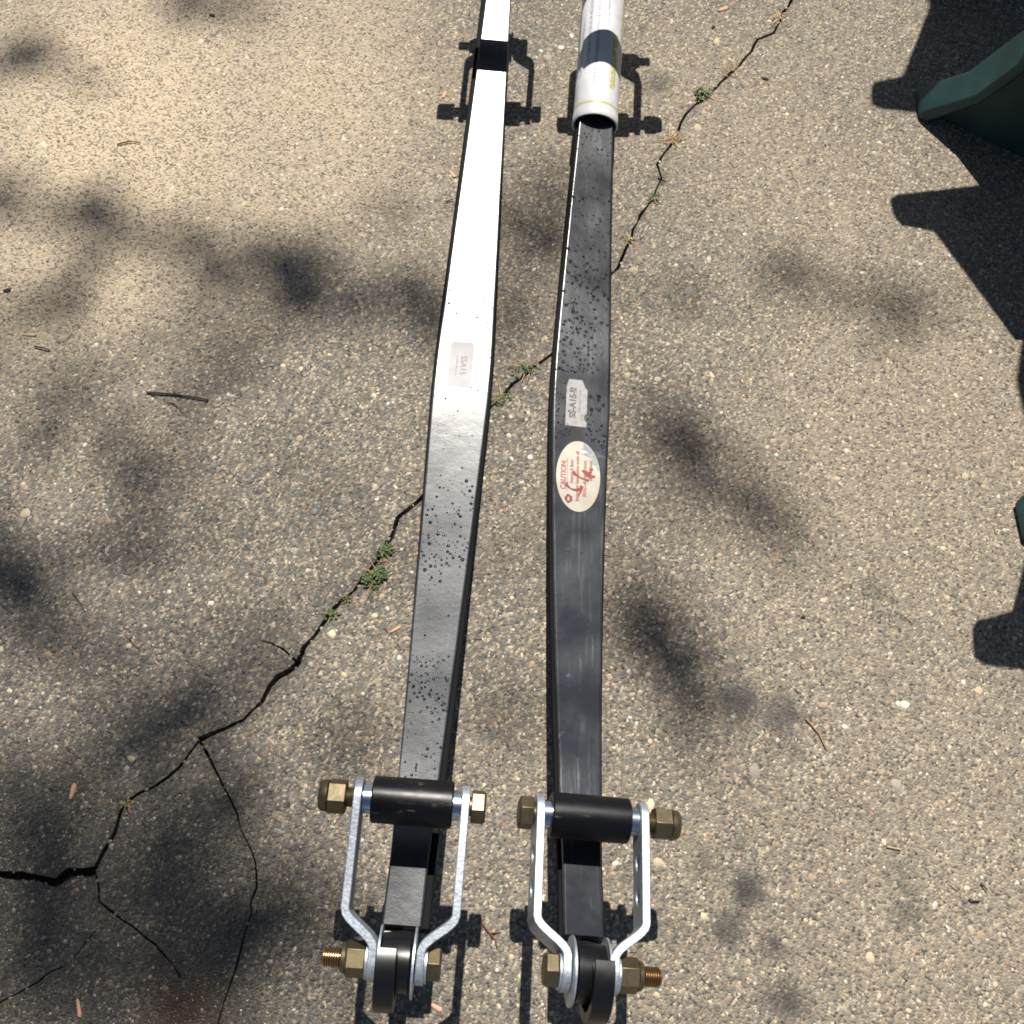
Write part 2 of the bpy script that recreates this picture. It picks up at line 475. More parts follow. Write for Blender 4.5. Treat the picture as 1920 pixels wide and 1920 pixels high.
peb = link(bpy.data.objects.new('aggregate_stones', me))
tag(peb, 'small tan, cream and grey stones bedded in the concrete surface', 'gravel', kind='stuff')

# ------------------------------------------------------------------ the two helper springs
EYE_Y = .632
ARM = .1235
TOPZ = .0205
def zt(y):
    a = .02 ** 2
    if y > 0:                                   # the far arm lies flatter
        r_ = math.sqrt(y * y + .0016) - .04
        return TOPZ + .032 * r_ + .150 * y * y + (1.6 * (y - .54) ** 2 if y > .54 else 0)
    return TOPZ + .119 * (((y * y + a) / (.61 ** 2 + a)) ** .86 - (a / (.61 ** 2 + a)) ** .86)
def dzt(y):
    return (zt(y + .001) - zt(y - .001)) / .002
def half_w(y, extra=0.0):
    return max(.0165, .5 * (.0640 - .062 * max(0.0, math.sqrt(y * y + .0016) - .045))) + extra
def bpt(x, y, d):
    """point of the spring, d above the top face (along its normal)"""
    s = dzt(y); k = 1 / math.sqrt(1 + s * s)
    return Vector((x, y - s * k * d, zt(y) + k * d))

def leaf_mesh(y0, y1, d_top, d_bot, extra, n=110, skew=0.0, ch=.0012):
    V, F = [], []
    prev = None
    for i in range(n + 1):
        y = y0 + (y1 - y0) * i / n
        w = half_w(y, extra); xo = skew * y
        sect = [(-w + ch, d_top), (-w + ch * .3, d_top - ch * .3), (-w, d_top - ch), (-w, d_bot + ch), (-w + ch, d_bot), (w - ch, d_bot), (w, d_bot + ch), (w, d_top - ch), (w - ch * .3, d_top - ch * .3), (w - ch, d_top), (w - ch - .0009, d_top), (w * .5, d_top), (0, d_top), (-w * .5, d_top), (-w + ch + .0009, d_top)]
        i0 = len(V)
        V += [bpt(x + xo, y, d) for x, d in sect]
        m = len(sect)
        if prev is not None:
            for k in range(m):
                F.append((prev + k, prev + (k + 1) % m, i0 + (k + 1) % m, i0 + k))
        else:
            F.append(tuple(range(i0, i0 + m))[::-1])
        prev = i0
    F.append(tuple(range(prev, prev + m)))
    return V, F

def lathe_x(prof, n, cy, cz, rot=0.0, close=True):
    """surface of revolution about an axis along x: prof = [(x, r), ...]"""
    V, F = [], []
    for (x, r) in prof:
        for k in range(n):
            a = rot + k * math.tau / n
            V.append((x, cy + r * math.cos(a), cz + r * math.sin(a)))
    for i in range(len(prof) - 1):
        for k in range(n):
            F.append((i * n + k, i * n + (k + 1) % n, (i + 1) * n + (k + 1) % n, (i + 1) * n + k))
    if close:
        F.append(tuple(range(n))[::-1]); F.append(tuple(range((len(prof) - 1) * n, len(prof) * n)))
    return V, F

def plate_mesh(E, Rr, xs):
    """one bent shackle plate; E, Rr = (y, z) of eye and roller bolt; xs(u) its middle distance from the centre plane"""
    d = Vector((Rr[0] - E[0], Rr[1] - E[1])); L = d.length; d /= L
    nrm = Vector((-d.y, d.x))
    hh = .0165
    out = []
    for k in range(13):
        a = R(90 + 180 * k / 12); out.append(Vector((hh * math.cos(a), hh * math.sin(a))))
    for k in range(13):
        a = R(-90 + 180 * k / 12); out.append(Vector((L + hh * math.cos(a), hh * math.sin(a))))
    pts = list(out); faces = [list(range(len(out)))]
    def hole(u, r):
        i0 = len(pts)
        for k in range(16):
            a = k * math.tau / 16; pts.append(Vector((u + r * math.cos(a), r * math.sin(a))))
        faces.append(list(range(i0, i0 + 16)))
    hole(0, .0082); hole(L, .0082); hole(L - .034, .0072); hole(L - .062, .0072)
    edges = []
    for k in range(9):
        u = .010 + .028 * k / 8
        i0 = len(pts); pts += [Vector((u, -hh)), Vector((u, hh))]; edges.append((i0, i0 + 1))
    ov, oe, of, a_, b_, src = delaunay_2d_cdt(pts, edges, faces, 0, 1e-7)
    tris = [f for f, s in zip(of, src) if list(s) == [0]]
    th = .0034
    V = []
    for sgn in (-1, 1):
        for p in ov:
            u = p.x; sl = (xs(u + .0005) - xs(u - .0005)) / .001
            k = 1 / math.sqrt(1 + sl * sl)
            uu = u - sl * k * th * sgn; x = xs(u) + k * th * sgn
            q = Vector(E) + d * uu + nrm * p.y
            V.append((x, q.x, q.y))
    n = len(ov)
    F = []
    cnt = {}
    for f in tris:
        F.append(tuple(f)); F.append(tuple(i + n for i in reversed(f)))
        for k in range(len(f)):
            e = (f[k], f[(k + 1) % len(f)]); cnt[e] = 1
    for (a, b) in list(cnt):
        if (b, a) not in cnt:
            F.append((a, b, b + n, a + n))
    used = sorted({i for f in F for i in f}); mp = {o: i for i, o in enumerate(used)}
    return [V[i] for i in used], [tuple(mp[i] for i in f) for f in F]

def smooth(a, b, v):
    t_ = min(1, max(0, (v - a) / (b - a))); return t_ * t_ * (3 - 2 * t_)

def text_mesh(body, size, align='CENTER', bold=0.0):
    cu = bpy.data.curves.new('txt', 'FONT'); cu.body = body; cu.size = size; cu.align_x = align; cu.align_y = 'CENTER'; cu.offset = bold
    cu.resolution_u = 3
    ob = bpy.data.objects.new('txt', cu)
    COL.objects.link(ob)
    dg = bpy.context.evaluated_depsgraph_get()
    me = bpy.data.meshes.new_from_object(ob.evaluated_get(dg))
    V = [v.co.copy() for v in me.vertices]; F = [tuple(p.vertices) for p in me.polygons]
    bpy.data.objects.remove(ob); bpy.data.curves.remove(cu); bpy.data.meshes.remove(me)
    return V, F

def stroke(points, w):
    V, F = [], []
    for i, p in enumerate(points):
        a = Vector(points[max(i - 1, 0)]); b = Vector(points[min(i + 1, len(points) - 1)])
        d = (b - a).normalized(); nn = Vector((-d.y, d.x)); wi = w * (.75 + .35 * math.sin(i * 1.7 + 1))
        V += [Vector((p[0], p[1], 0)) + Vector((nn.x, nn.y, 0)) * wi, Vector((p[0], p[1], 0)) - Vector((nn.x, nn.y, 0)) * wi]
        if i: F.append((2 * i - 2, 2 * i - 1, 2 * i + 1, 2 * i))
    return V, F

def spring(label, mx, loc, yaw, roll, paint, rol=(.156, .156), skew=0.0, ys=1.0):
    """mx = +1: nuts on the left (-x); -1: mirrored"""
    root = empty('helper_spring', loc)
    root.scale = (1, ys, 1)
    root.rotation_euler = (0, R(roll), R(-yaw))
    tag(root, label, 'leaf spring', 'tapered helper springs laid side by side')
    def part(name, VF, mat, parent=root, sy=1, flipx=True, smooth=35, bevel=0.0):
        V, F = VF
        V = [Vector((v[0] * (mx if flipx else 1), v[1] * sy, v[2])) for v in V]
        return mk(name, V, F, mat, parent, smooth=smooth, bevel=bevel)
    part('upper_leaf', leaf_mesh(-.603, .603, 0, -.0088, 0.0), paint, flipx=False, smooth=25)
    part('lower_leaf', leaf_mesh(-.601, .601, -.0092, -.0190, .0030, skew=skew), M_EDGE_SHADE, flipx=False, smooth=25)
    for sy, ROL_Z, EYE_Z in zip((-1, 1), rol, (.156, .174)):
        ROL_Y = EYE_Y - math.sqrt(ARM ** 2 - (EYE_Z - ROL_Z) ** 2)
        # hook strip of the lower leaf (half width) that curls round the bushing
        path = []
        for y in (.545, .56, .58, .60):
            p = bpt(0, y * sy, -.0141); path.append((p.y * sy, p.z))
        C = (EYE_Y + .002, EYE_Z); rad = .0315
        for k in range(24):
            a = R(-106 + (106 + 108) * k / 23); path.append((C[0] + rad * math.cos(a), C[1] + rad * math.sin(a)))
        V, F = [], []
        th = .0042
        for i, p in enumerate(path):
            a = Vector(path[max(i - 1, 0)]); b = Vector(path[min(i + 1, len(path) - 1)]); dd = (b - a).normalized(); nn = Vector((-dd.y, dd.x))
            xa, xb = -.0148, .0012
            sec = [(xa, -th), (xb, -th), (xb, th), (xa, th)]
            i0 = len(V)
            V += [(x, p[0] + nn.x * q, p[1] + nn.y * q) for x, q in sec]
            if i:
                for k in range(4): F.append((i0 - 4 + k, i0 - 4 + (k + 1) % 4, i0 + (k + 1) % 4, i0 + k))
        F.append((0, 1, 2, 3)); F.append(tuple(len(V) - 4 + k for k in (3, 2, 1, 0)))
        part('end_hook', (V, F), M_BUSH, sy=sy, bevel=.0007)
        # urethane bushing of the eye
        part('bushing', lathe_x([(-.0128, .019), (-.0120, .0215), (.0015, .0235), (.0105, .0235), (.0128, .0215)], 40, EYE_Y, EYE_Z), M_BUSH, sy=sy)
        for s in (-1, 1):
            x0 = s * .0138
            part('washer', lathe_x([(x0 - .0008, .0272), (x0 + .0008, .0272)], 40, EYE_Y, EYE_Z), M_ZINC, sy=sy)
        for s in (-1, 1):
            pl = plate_mesh((EYE_Y, EYE_Z), (ROL_Y, ROL_Z), lambda u: .0190 + .0252 * smooth(.010, .038, u))
            part('shackle_plate', ([(v[0] * s, v[1], v[2]) for v in pl[0]], pl[1]), M_ZINC, sy=sy, bevel=.0007, smooth=40)
        # eye bolt: head on +x, nut and thread on -x
        def hexprof(x0, x1, af, cham=.0016):
            r = af / 2 / math.cos(R(30)); s = 1 if x1 > x0 else -1
            return [(x0, r * .96), (x0 + s * .0005, r), (x1 - s * cham, r), (x1, r * .86)]
        rt = R(random.uniform(0, 60))
        b = part('eye_bolt', lathe_x([(-.037, .0076), (.0228, .0078)], 24, EYE_Y, EYE_Z), M_YZINC, sy=sy)
        part('bolt_head', lathe_x(hexprof(.0246, .0356, .0245), 6, EYE_Y, EYE_Z, rt), M_YZINC, b, sy=sy, bevel=.0005, smooth=20)
        part('head_washer', lathe_x([(.0226, .0150), (.0243, .0150)], 32, EYE_Y, EYE_Z), M_ZINC, b, sy=sy)
        pr = []
        x = -.0415
        while x > -.0585:
            pr += [(x, .0080), (x - .0006, .0066), (x - .0013, .0066)]; x -= .0019
        pr.append((x, .0064))
        part('bolt_thread', lathe_x(pr, 24, EYE_Y, EYE_Z), M_THREAD, b, sy=sy, smooth=20)
        nu = part('lock_nut', lathe_x(hexprof(-.0246, -.0408, .0245, .0018), 6, EYE_Y, EYE_Z, R(random.uniform(0, 60))), M_YZINC, sy=sy, bevel=.0005, smooth=20)
        part('nut_collar', lathe_x([(-.0404, .0118), (-.0432, .0112), (-.0442, .0098)], 32, EYE_Y, EYE_Z), M_YZINC, nu, sy=sy)
        part('nut_washer', lathe_x([(-.0226, .0150), (-.0243, .0150)], 32, EYE_Y, EYE_Z), M_ZINC, nu, sy=sy)
        # roller on its sleeve between the plates
        ro = part('roller', lathe_x([(-.0330, .0125), (-.0330, .0175), (-.0318, .0192), (.0328, .0192), (.0340, .0175), (.0340, .0125)], 56, ROL_Y, ROL_Z, close=False), M_URE, sy=sy)
        part('sleeve', lathe_x([(-.0402, .0095), (-.0402, .0122), (.0402, .0122), (.0402, .0095)], 40, ROL_Y, ROL_Z, close=False), M_SLEEVE, ro, sy=sy)
        b2 = part('roller_bolt', lathe_x([(-.066, .0070), (-.0648, .0078), (.0495, .0078)], 24, ROL_Y, ROL_Z), M_YZINC, sy=sy)
        part('bolt_head', lathe_x(hexprof(.0492, .0612, .0245), 6, ROL_Y, ROL_Z, R(random.uniform(0, 60))), M_YZINC, b2, sy=sy, bevel=.0005, smooth=20)
        pr = []
        x = -.0480
        while x > -.0555:
            pr += [(x, .0081), (x - .0006, .0067), (x - .0013, .0067)]; x -= .0019
        part('bolt_thread', lathe_x(pr, 24, ROL_Y, ROL_Z), M_THREAD, b2, sy=sy, smooth=20)
        nu = part('lock_nut', lathe_x(hexprof(-.0545, -.0705, .0250, .0018), 6, ROL_Y, ROL_Z, R(random.uniform(0, 60))), M_YZINC, sy=sy, bevel=.0005, smooth=20)
        part('nut_collar', lathe_x([(-.0700, .0130), (-.0748, .0124), (-.0768, .0108), (-.0770, .0084)], 32, ROL_Y, ROL_Z), M_YZINC, nu, sy=sy)
    bpy.context.view_layer.update()
    return root

def on_spring(root, px, py):
    """(x, y) on the spring's top face that the photo shows at a pixel"""
    Mi = root.matrix_world.inverted()
    z = TOPZ
    for _ in range(12):
        l = Mi @ pix(px, py, z)
        w = root.matrix_world @ Vector((l.x, l.y, zt(l.y)))
        z = w.z
    l = Mi @ pix(px, py, z)
    return l.x, l.y

def decal(name, VF, root, org, udir, vdir, d, mat, parent=None):
    """flat print: (u, v) -> spring surface at height d"""
    V, F = VF
    out = []
    for v in V:
        x = org[0] + udir[0] * v[0] + vdir[0] * v[1]; y = org[1] + udir[1] * v[0] + vdir[1] * v[1]
        out.append(bpt(x, y, d))
    me_o = mk(name, out, F, mat, parent or root, smooth=0, recalc=False)
    return me_o

SPR_A = spring('left black spring with white glare along its far half', 1, (-.058, .676, .0012), 3.80, 3.0, M_PAINT_A, rol=(.171, .170), skew=-.006)
SPR_B = spring('right black spring with oval red-lettered sticker on it', -1, (.077, .659, .0040), 3.45, 7.5, M_PAINT_B, rol=(.146, .160), ys=.984)

# ------------------------------------------------------------------ stickers, print and water on the springs
t = NT('white_label')
n1 = t.noise(t.coord(), 120, 3)
M_LAB_A = t.set(Base_Color=t.ramp(n1, [(.3, (.44, .42, .425)), (.7, (.50, .48, .49))]), Roughness=.6, Specular_IOR_Level=.2)
t = NT('grey_worn_label')
n1 = t.noise(t.coord(), 160, 4)
M_LAB_B = t.set(Base_Color=t.ramp(n1, [(.3, (.22, .21, .20)), (.55, (.29, .28, .275)), (.75, (.34, .325, .32))]), Roughness=.55)
t = NT('cream_oval_label')
n1 = t.noise(t.coord(), 70, 4)
M_LAB_C = t.set(Base_Color=t.ramp(n1, [(.35, (.40, .36, .29)), (.6, (.45, .42, .35))]), Roughness=.5)
t = NT('wet_label_patch')
M_LAB_W = t.set(Base_Color=t.ramp(t.noise(t.coord(), 220, 4), [(.35, (.20, .21, .22)), (.65, (.34, .34, .33))]), Roughness=.3)
def flat(name, c, r=.6):
    return NT(name).set(Base_Color=c, Roughness=r)
M_INK_A = flat('faded_grey_ink', (.24, .23, .23))
M_INK_B = flat('dark_grey_ink', (.07, .075, .08))
M_INK_B2 = flat('pale_grey_ink', (.18, .175, .17))
M_INK_R = flat('red_ink', (.34, .07, .05))
M_INK_R2 = flat('pale_red_ink', (.38, .13, .10))
M_PEN = flat('red_marker', (.24, .022, .02))

def grid_patch(u0, u1, v0, v1, nu, nv, inside=None):
    V, F = [], []
    for j in range(nv + 1):
        for i in range(nu + 1):
            V.append(Vector((u0 + (u1 - u0) * i / nu, v0 + (v1 - v0) * j / nv, 0)))
    for j in range(nv):
        for i in range(nu):
            a = j * (nu + 1) + i; F.append((a, a + 1, a + nu + 2, a + nu + 1))
    return V, F
def fan(outline):
    """polygon strip along v so that it can follow the curved leaf; outline given as rows [(v, u0, u1), ...]"""
    V, F = [], []
    for i, (v_, a, b) in enumerate(outline):
        V += [Vector((a, v_, 0)), Vector(((a + b) / 2, v_, 0)), Vector((b, v_, 0))]
        if i:
            k = 3 * i
            F += [(k - 3, k - 2, k + 1, k), (k - 2, k - 1, k + 2, k + 1)]
    return V, F
SCR = 1.0
# left label: rows along the spring (v = +y), u = +x
ox, oy = on_spring(SPR_A, 864, 683)
def px_len(root, p, q):
    a = on_spring(root, *p); b = on_spring(root, *q); return math.hypot(a[0] - b[0], a[1] - b[1])
wA = px_len(SPR_A, (841, 683), (887, 683)); lA = px_len(SPR_A, (866, 641), (861, 725))
rows = []
for i in range(15):
    v_ = -lA / 2 + lA * i / 14; e = min(i, 14 - i); cut = (.0022, .0006, 0)[min(e, 2)]
    rows.append((v_, -wA / 2 + cut, wA / 2 - cut))
sa = decal('sticker', fan(rows), SPR_A, (ox, oy), (1, 0), (0, 1), .00035, M_LAB_A)
sa['label'] = 'white rectangular sticker with faded grey lettering'
# its text runs from the far side towards the viewer, tops to the right
decal('sticker_print', text_mesh('SSA15', wA * .36), SPR_A, (ox + wA * .10, oy - lA * .02), (0, -1), (1, 0), .0006, M_INK_A, sa)
def squiggle(n, length, hgt, seed):
    rr = random.Random(seed); V, F = [], []
    x = 0
    while x < length:
        w = rr.uniform(.35, .8) * hgt; h_ = hgt * rr.choice((.55, .6, .9)); y0 = 0
        i0 = len(V)
        k = hgt * .16
        V += [Vector(p + (0,)) for p in ((x, y0), (x + k, y0), (x + k, y0 + h_), (x, y0 + h_), (x + k, y0 + h_ * .45), (x + w, y0 + h_ * .45), (x + w, y0 + h_ * .45 + k), (x + k, y0 + h_ * .45 + k))]
        F += [(i0, i0 + 1, i0 + 2, i0 + 3), (i0 + 4, i0 + 5, i0 + 6, i0 + 7)]
        x += w + hgt * (.22 if rr.random() > .2 else .6)
    return [v - Vector((length / 2, hgt * .4, 0)) for v in V], F
decal('sticker_print', squiggle(0, lA * .40, wA * .10, 3), SPR_A, (ox - wA * .16, oy - lA * .02), (0, -1), (1, 0), .0006, M_INK_A, sa)

# right worn rectangular label
ox, oy = on_spring(SPR_B, 1081, 756)
wB = px_len(SPR_B, (1062, 760), (1101, 760)); lB = px_len(SPR_B, (1083, 711), (1079, 798))
rows = []
for i in range(21):
    f = i / 20; v_ = -lB / 2 + lB * f
    a, b = -wB / 2, wB / 2
    if f > .84: a += wB * .10 * (f - .84) / .16; b -= wB * (.10 + .16 * (f - .84) / .16)
    elif f > .80: b -= wB * .10 * (f - .80) / .04
    if .10 < f < .30: b -= wB * .13 * math.sin((f - .10) / .20 * math.pi)
    rows.append((v_, a, b))
sb = decal('sticker', fan(rows), SPR_B, (ox, oy), (1, 0), (0, 1), .00035, M_LAB_B)
sb['label'] = 'grey torn rectangular sticker with dark lettering'
tv = text_mesh('SS-A15-2', wB * .43, bold=.0003)
wmx = max(v.x for v in tv[0]) - min(v.x for v in tv[0]); ks = lB * .66 / wmx
decal('sticker_print', ([Vector((v.x * ks, v.y, 0)) for v in tv[0]], tv[1]), SPR_B, (ox - wB * .17, oy - lB * .0), (0, 1), (-1, 0), .0006, M_INK_B, sb)
decal('sticker_print', squiggle(0, lB * .50, wB * .11, 9), SPR_B, (ox + wB * .16, oy + lB * .06), (0, 1), (-1, 0), .0006, M_INK_B2, sb)
sw = []
for k in range(26):
    a = k * .33; r_ = wB * .17 * (1 - k / 40); sw.append((r_ * math.cos(a), r_ * 1.25 * math.sin(a)))
decal('sticker_print', stroke(sw, wB * .018), SPR_B, (ox + wB * .36, oy - lB * .30), (1, 0), (0, 1), .0006, M_INK_B2, sb)

# oval caution label
ox, oy = on_spring(SPR_B, 1084, 893)
aO = px_len(SPR_B, (1043, 893), (1125, 893)) / 2; bO = px_len(SPR_B, (1086, 828), (1082, 960)) / 2
rows = []
for i in range(41):
    a = -math.pi / 2 + math.pi * i / 40; rows.append((bO * math.sin(a), -aO * math.cos(a) - 1e-5, aO * math.cos(a) + 1e-5))
so = decal('oval_sticker', fan(rows), SPR_B, (ox, oy), (1, 0), (0, 1), .00035, M_LAB_C)
so['label'] = 'cream oval sticker with red caution lettering and red pen marks'
rows = []
for i in range(16):
    a = R(12 + 62 * i / 15); xo = aO * math.cos(a); wv = (.010 + .004 * math.sin(i * 2.1) + .003 * math.sin(i * 4.7)) * math.sin(math.pi * (i + .7) / 16.5)
    rows.append((bO * math.sin(a) * .985, max(xo - wv, -aO), xo * .97))
decal('water_stain', fan(rows), SPR_B, (ox, oy), (1, 0), (0, 1), .00050, M_LAB_W, so)
def oval_line(body, size, u, shift, mat, squeeze=1.0):
    V_, F_ = text_mesh(body, size, bold=size * .022)
    decal('sticker_print', ([Vector((v.x * squeeze, v.y, 0)) for v in V_], F_), SPR_B, (ox + u * aO, oy + shift * bO), (0, 1), (-1, 0), .00065, mat, so)
oval_line('CAUTION:', aO * .34, -.66, .0, M_INK_R, .98)
decal('sticker_print', grid_patch(-bO * .47, bO * .47, -aO * .012, aO * .012, 8, 1), SPR_B, (ox - .50 * aO, oy), (0, 1), (-1, 0), .00065, M_INK_R, so)
for body, u, sh, mt in (('bumps & lines', -.30, .12, M_INK_R2), ('Improper installation voids all', -.04, .0, M_INK_R2), ('READ all instructions', .30, -.05, M_INK_R2), ('instructions', .56, .18, M_INK_R2)):
    oval_line(body, aO * .235, u, sh, mt, .95)
pen = [[(-.42 + .10 * math.cos(a) * 1.15, -.66 + .10 * math.sin(a) * .9) for a in np.linspace(.3, 6.7, 18)],
       [(-.52, -.22), (-.50, -.30), (-.36, -.37), (-.22, -.40), (-.05, -.40), (.10, -.36), (.20, -.28), (.14, -.26), (.13, -.36), (.10, -.46), (.02, -.54)],
       [(-.24, .12), (-.12, .03), (.10, -.04), (.30, -.08), (.48, -.10)],
       [(.20, .18), (.36, .08), (.50, -.02), (.70, .02), (.72, .06)], [(.34, .16), (.46, .04), (.64, .07)], [(.52, .20), (.66, .24)], [(.46, .10), (.58, .16)]]
for p in pen:
    decal('pen_mark', stroke([(a * aO, b * bO) for a, b in p], aO * .066), SPR_B, (ox, oy), (1, 0), (0, 1), .0009, M_PEN, so)

# water beads: too many to count, one mass per spring
def droplets(root, spots, seed):
    rr = random.Random(seed); V, F = [], []
    nseg, nr = 9, 3
    for (x, y, r_) in spots:
        if abs(x) > half_w(y) - r_: continue
        i0 = len(V); st = rr.uniform(.8, 1.25); ra = rr.uniform(0, 6.28); hh = r_ * rr.uniform(.45, .75)
        for j in range(nr):
            f = j / nr; rad = r_ * math.cos(f * math.pi / 2) ** .8; d = hh * math.sin(f * math.pi / 2)
            for k in range(nseg):
                a = k * math.tau / nseg + ra
                V.append(bpt(x + rad * math.cos(a), y + rad * st * math.sin(a), d - .00005))
        V.append(bpt(x, y, hh))
        for j in range(nr - 1):
            for k in range(nseg):
                F.append((i0 + j * nseg + k, i0 + j * nseg + (k + 1) % nseg, i0 + (j + 1) * nseg + (k + 1) % nseg, i0 + (j + 1) * nseg + k))
        for k in range(nseg): F.append((i0 + (nr - 1) * nseg + k, i0 + (nr - 1) * nseg + (k + 1) % nseg, i0 + nr * nseg))
    o = mk('water_beads', V, F, M_WATER, root, smooth=60, recalc=False)
    tag(o, 'clear water beads standing on the black paint', kind='stuff')
rr = random.Random(5)
def scatter(root, zones):
    out = []
    for (x0, y0, x1, y1, n, rmin, rmax) in zones:
        for _ in range(n):
            u, v_ = on_spring(root, rr.uniform(x0, x1), rr.uniform(y0, y1))
            r_ = 1.25 * (rmin + (rmax - rmin) * rr.random() ** 2.0)
            out.append((u, v_, r_))
    keep = []
    for p in sorted(out, key=lambda q: -q[2]):
        if all((p[0] - q[0]) ** 2 + (p[1] - q[1]) ** 2 > (p[2] + q[2]) ** 2 for q in keep): keep.append(p)
    return keep
droplets(SPR_A, scatter(SPR_A, [(780, 900, 890, 960, 40, .0007, .0018), (780, 960, 880, 1090, 110, .0006, .0019), (770, 1090, 880, 1240, 26, .0005, .0012), (760, 1230, 860, 1340, 150, .0005, .0015), (755, 1340, 850, 1460, 40, .0006, .0016), (800, 560, 930, 900, 40, .0005, .0011), (840, 330, 935, 600, 45, .0004, .0011)]), 1)
no_st = lambda sp: [p for p in sp if not (abs(p[1] - oy) < bO and abs(p[0] - ox) < aO)]
droplets(SPR_B, no_st(scatter(SPR_B, [(1080, 230, 1150, 330, 60, .0006, .0014), (1075, 330, 1152, 480, 60, .0006, .0016), (1055, 460, 1155, 620, 200, .0006, .0020), (1045, 600, 1130, 700, 150, .0006, .0019), (1040, 690, 1075, 830, 80, .0005, .0013), (1100, 740, 1145, 850, 70, .0008, .0022), (1040, 960, 1135, 1480, 40, .0004, .0008)])), 2)

# ------------------------------------------------------------------ printed tube slipped over the far end of the right spring
t = NT('printed_white_tube')
oc = t.coord()
sx = t.node('ShaderNodeSeparateXYZ'); t.lk(oc, sx.inputs[0])
ang = t.math('ARCTAN2', sx.outputs[0], sx.outputs[2])            # 0 on top, + towards the right
al = sx.outputs[1]                                               # metres from the open rim
def band(v, lo, hi):
    return t.math('MULTIPLY', t.math('GREATER_THAN', v, lo), t.math('LESS_THAN', v, hi))
c = t.ramp(t.noise(oc, 45, 4), [(.3, (.60, .585, .61)), (.6, (.68, .67, .69))])
cmb = t.node('ShaderNodeCombineXYZ'); t.lk(t.math('MULTIPLY', ang, 34), cmb.inputs[0]); t.lk(t.math('MULTIPLY', al, 420), cmb.inputs[1])
letters = t.node('ShaderNodeTexNoise', noise_dimensions='2D'); t.lk(cmb.outputs[0], letters.inputs['Vector']); letters.inputs['Scale'].default_value = 1.0; letters.inputs['Detail'].default_value = 2
rowsn = t.math('SINE', t.math('MULTIPLY', ang, 16))
txt = t.math('MULTIPLY', t.math('GREATER_THAN', letters.outputs['Fac'], .50), t.math('GREATER_THAN', rowsn, .35))
blocks = t.math('GREATER_THAN', t.noise(t.mapping(oc, (60, 9, 60)), 1.0, 1), .46)
txt = t.math('MULTIPLY', t.math('MULTIPLY', txt, blocks), band(al, .045, .30))
txt = t.math('MULTIPLY', txt, band(ang, -1.2, .40))
c = t.mix(t.math('MULTIPLY', txt, .75), c, (.12, .12, .15))
yel = t.math('MULTIPLY', band(ang, .42, .72), band(al, .040, .12))
yel = t.math('MULTIPLY', yel, t.math('GREATER_THAN', t.noise(oc, 210, 3), .44))
yel = t.math('MAXIMUM', yel, t.math('MULTIPLY', band(ang, .98, 1.16), band(al, .075, .30)))
yel = t.math('MAXIMUM', yel, t.math('MULTIPLY', band(al, .0165, .0190), band(ang, -2.4, 2.4)))
c = t.mix(t.math('MULTIPLY', yel, .85), c, (.46, .42, .05))
line = t.math('MAXIMUM', band(al, .0108, .0116), band(al, .0155, .0162))
c = t.mix(t.math('MULTIPLY', line, .6), c, (.25, .22, .30))
M_TUBE = t.set(Base_Color=c, Roughness=.48, Normal=t.bump(t.noise(oc, 40, 3), .35, .004))
M_TUBE_IN = flat('tube_inside', (.42, .40, .38), .7)
xm, ym = on_spring(SPR_B, 1122, 226)
A_ = bpt(0, ym, -.0088); B_ = bpt(0, ym + .205, -.0088)
axis = (B_ - A_).normalized()
tube = empty('caulk_tube')
MW = SPR_B.matrix_world
ya = (MW.to_3x3() @ axis).normalized(); xa = (MW.to_3x3() @ Vector((1, 0, 0))).normalized(); za = xa.cross(ya).normalized()
mt = Matrix((xa, ya, za)).transposed().to_4x4(); mt.translation = MW @ (A_ + Vector((0, 0, -.0035)))
tube.matrix_world = mt
tag(tube, 'white printed plastic tube with yellow stripe slipped over right spring', 'tube')
def lathe_y(prof, n=64, lump=0.0):
    V, F = [], []
    for (y, r_) in prof:
        for k in range(n):
            a = k * math.tau / n
            rr_ = r_ * (1 + lump * noise.noise(Vector((math.cos(a) * 1.5, math.sin(a) * 1.5, y * 18))))
            V.append((rr_ * math.sin(a), y, rr_ * math.cos(a)))
    for i in range(len(prof) - 1):
        for k in range(n): F.append((i * n + k, i * n + (k + 1) % n, (i + 1) * n + (k + 1) % n, (i + 1) * n + k))
    return V, F
ro, ri = .0283, .0268
prof = [(0.0, ri), (-.0004, (ro + ri) / 2), (0, ro), (.0008, ro + .0004), (.0105, ro + .0004), (.0112, ro)] + [(.02 + .009 * i, ro) for i in range(21)] + [(.2005, ri)]
mk('tube_wall', *lathe_y(prof, 72, .026), M_TUBE, tube, smooth=40, recalc=False)
mk('tube_lining', *lathe_y([(0.0, ri), (.06, ri), (.13, ri), (.2005, ri)], 72, .026), M_TUBE_IN, tube, smooth=40, recalc=False)

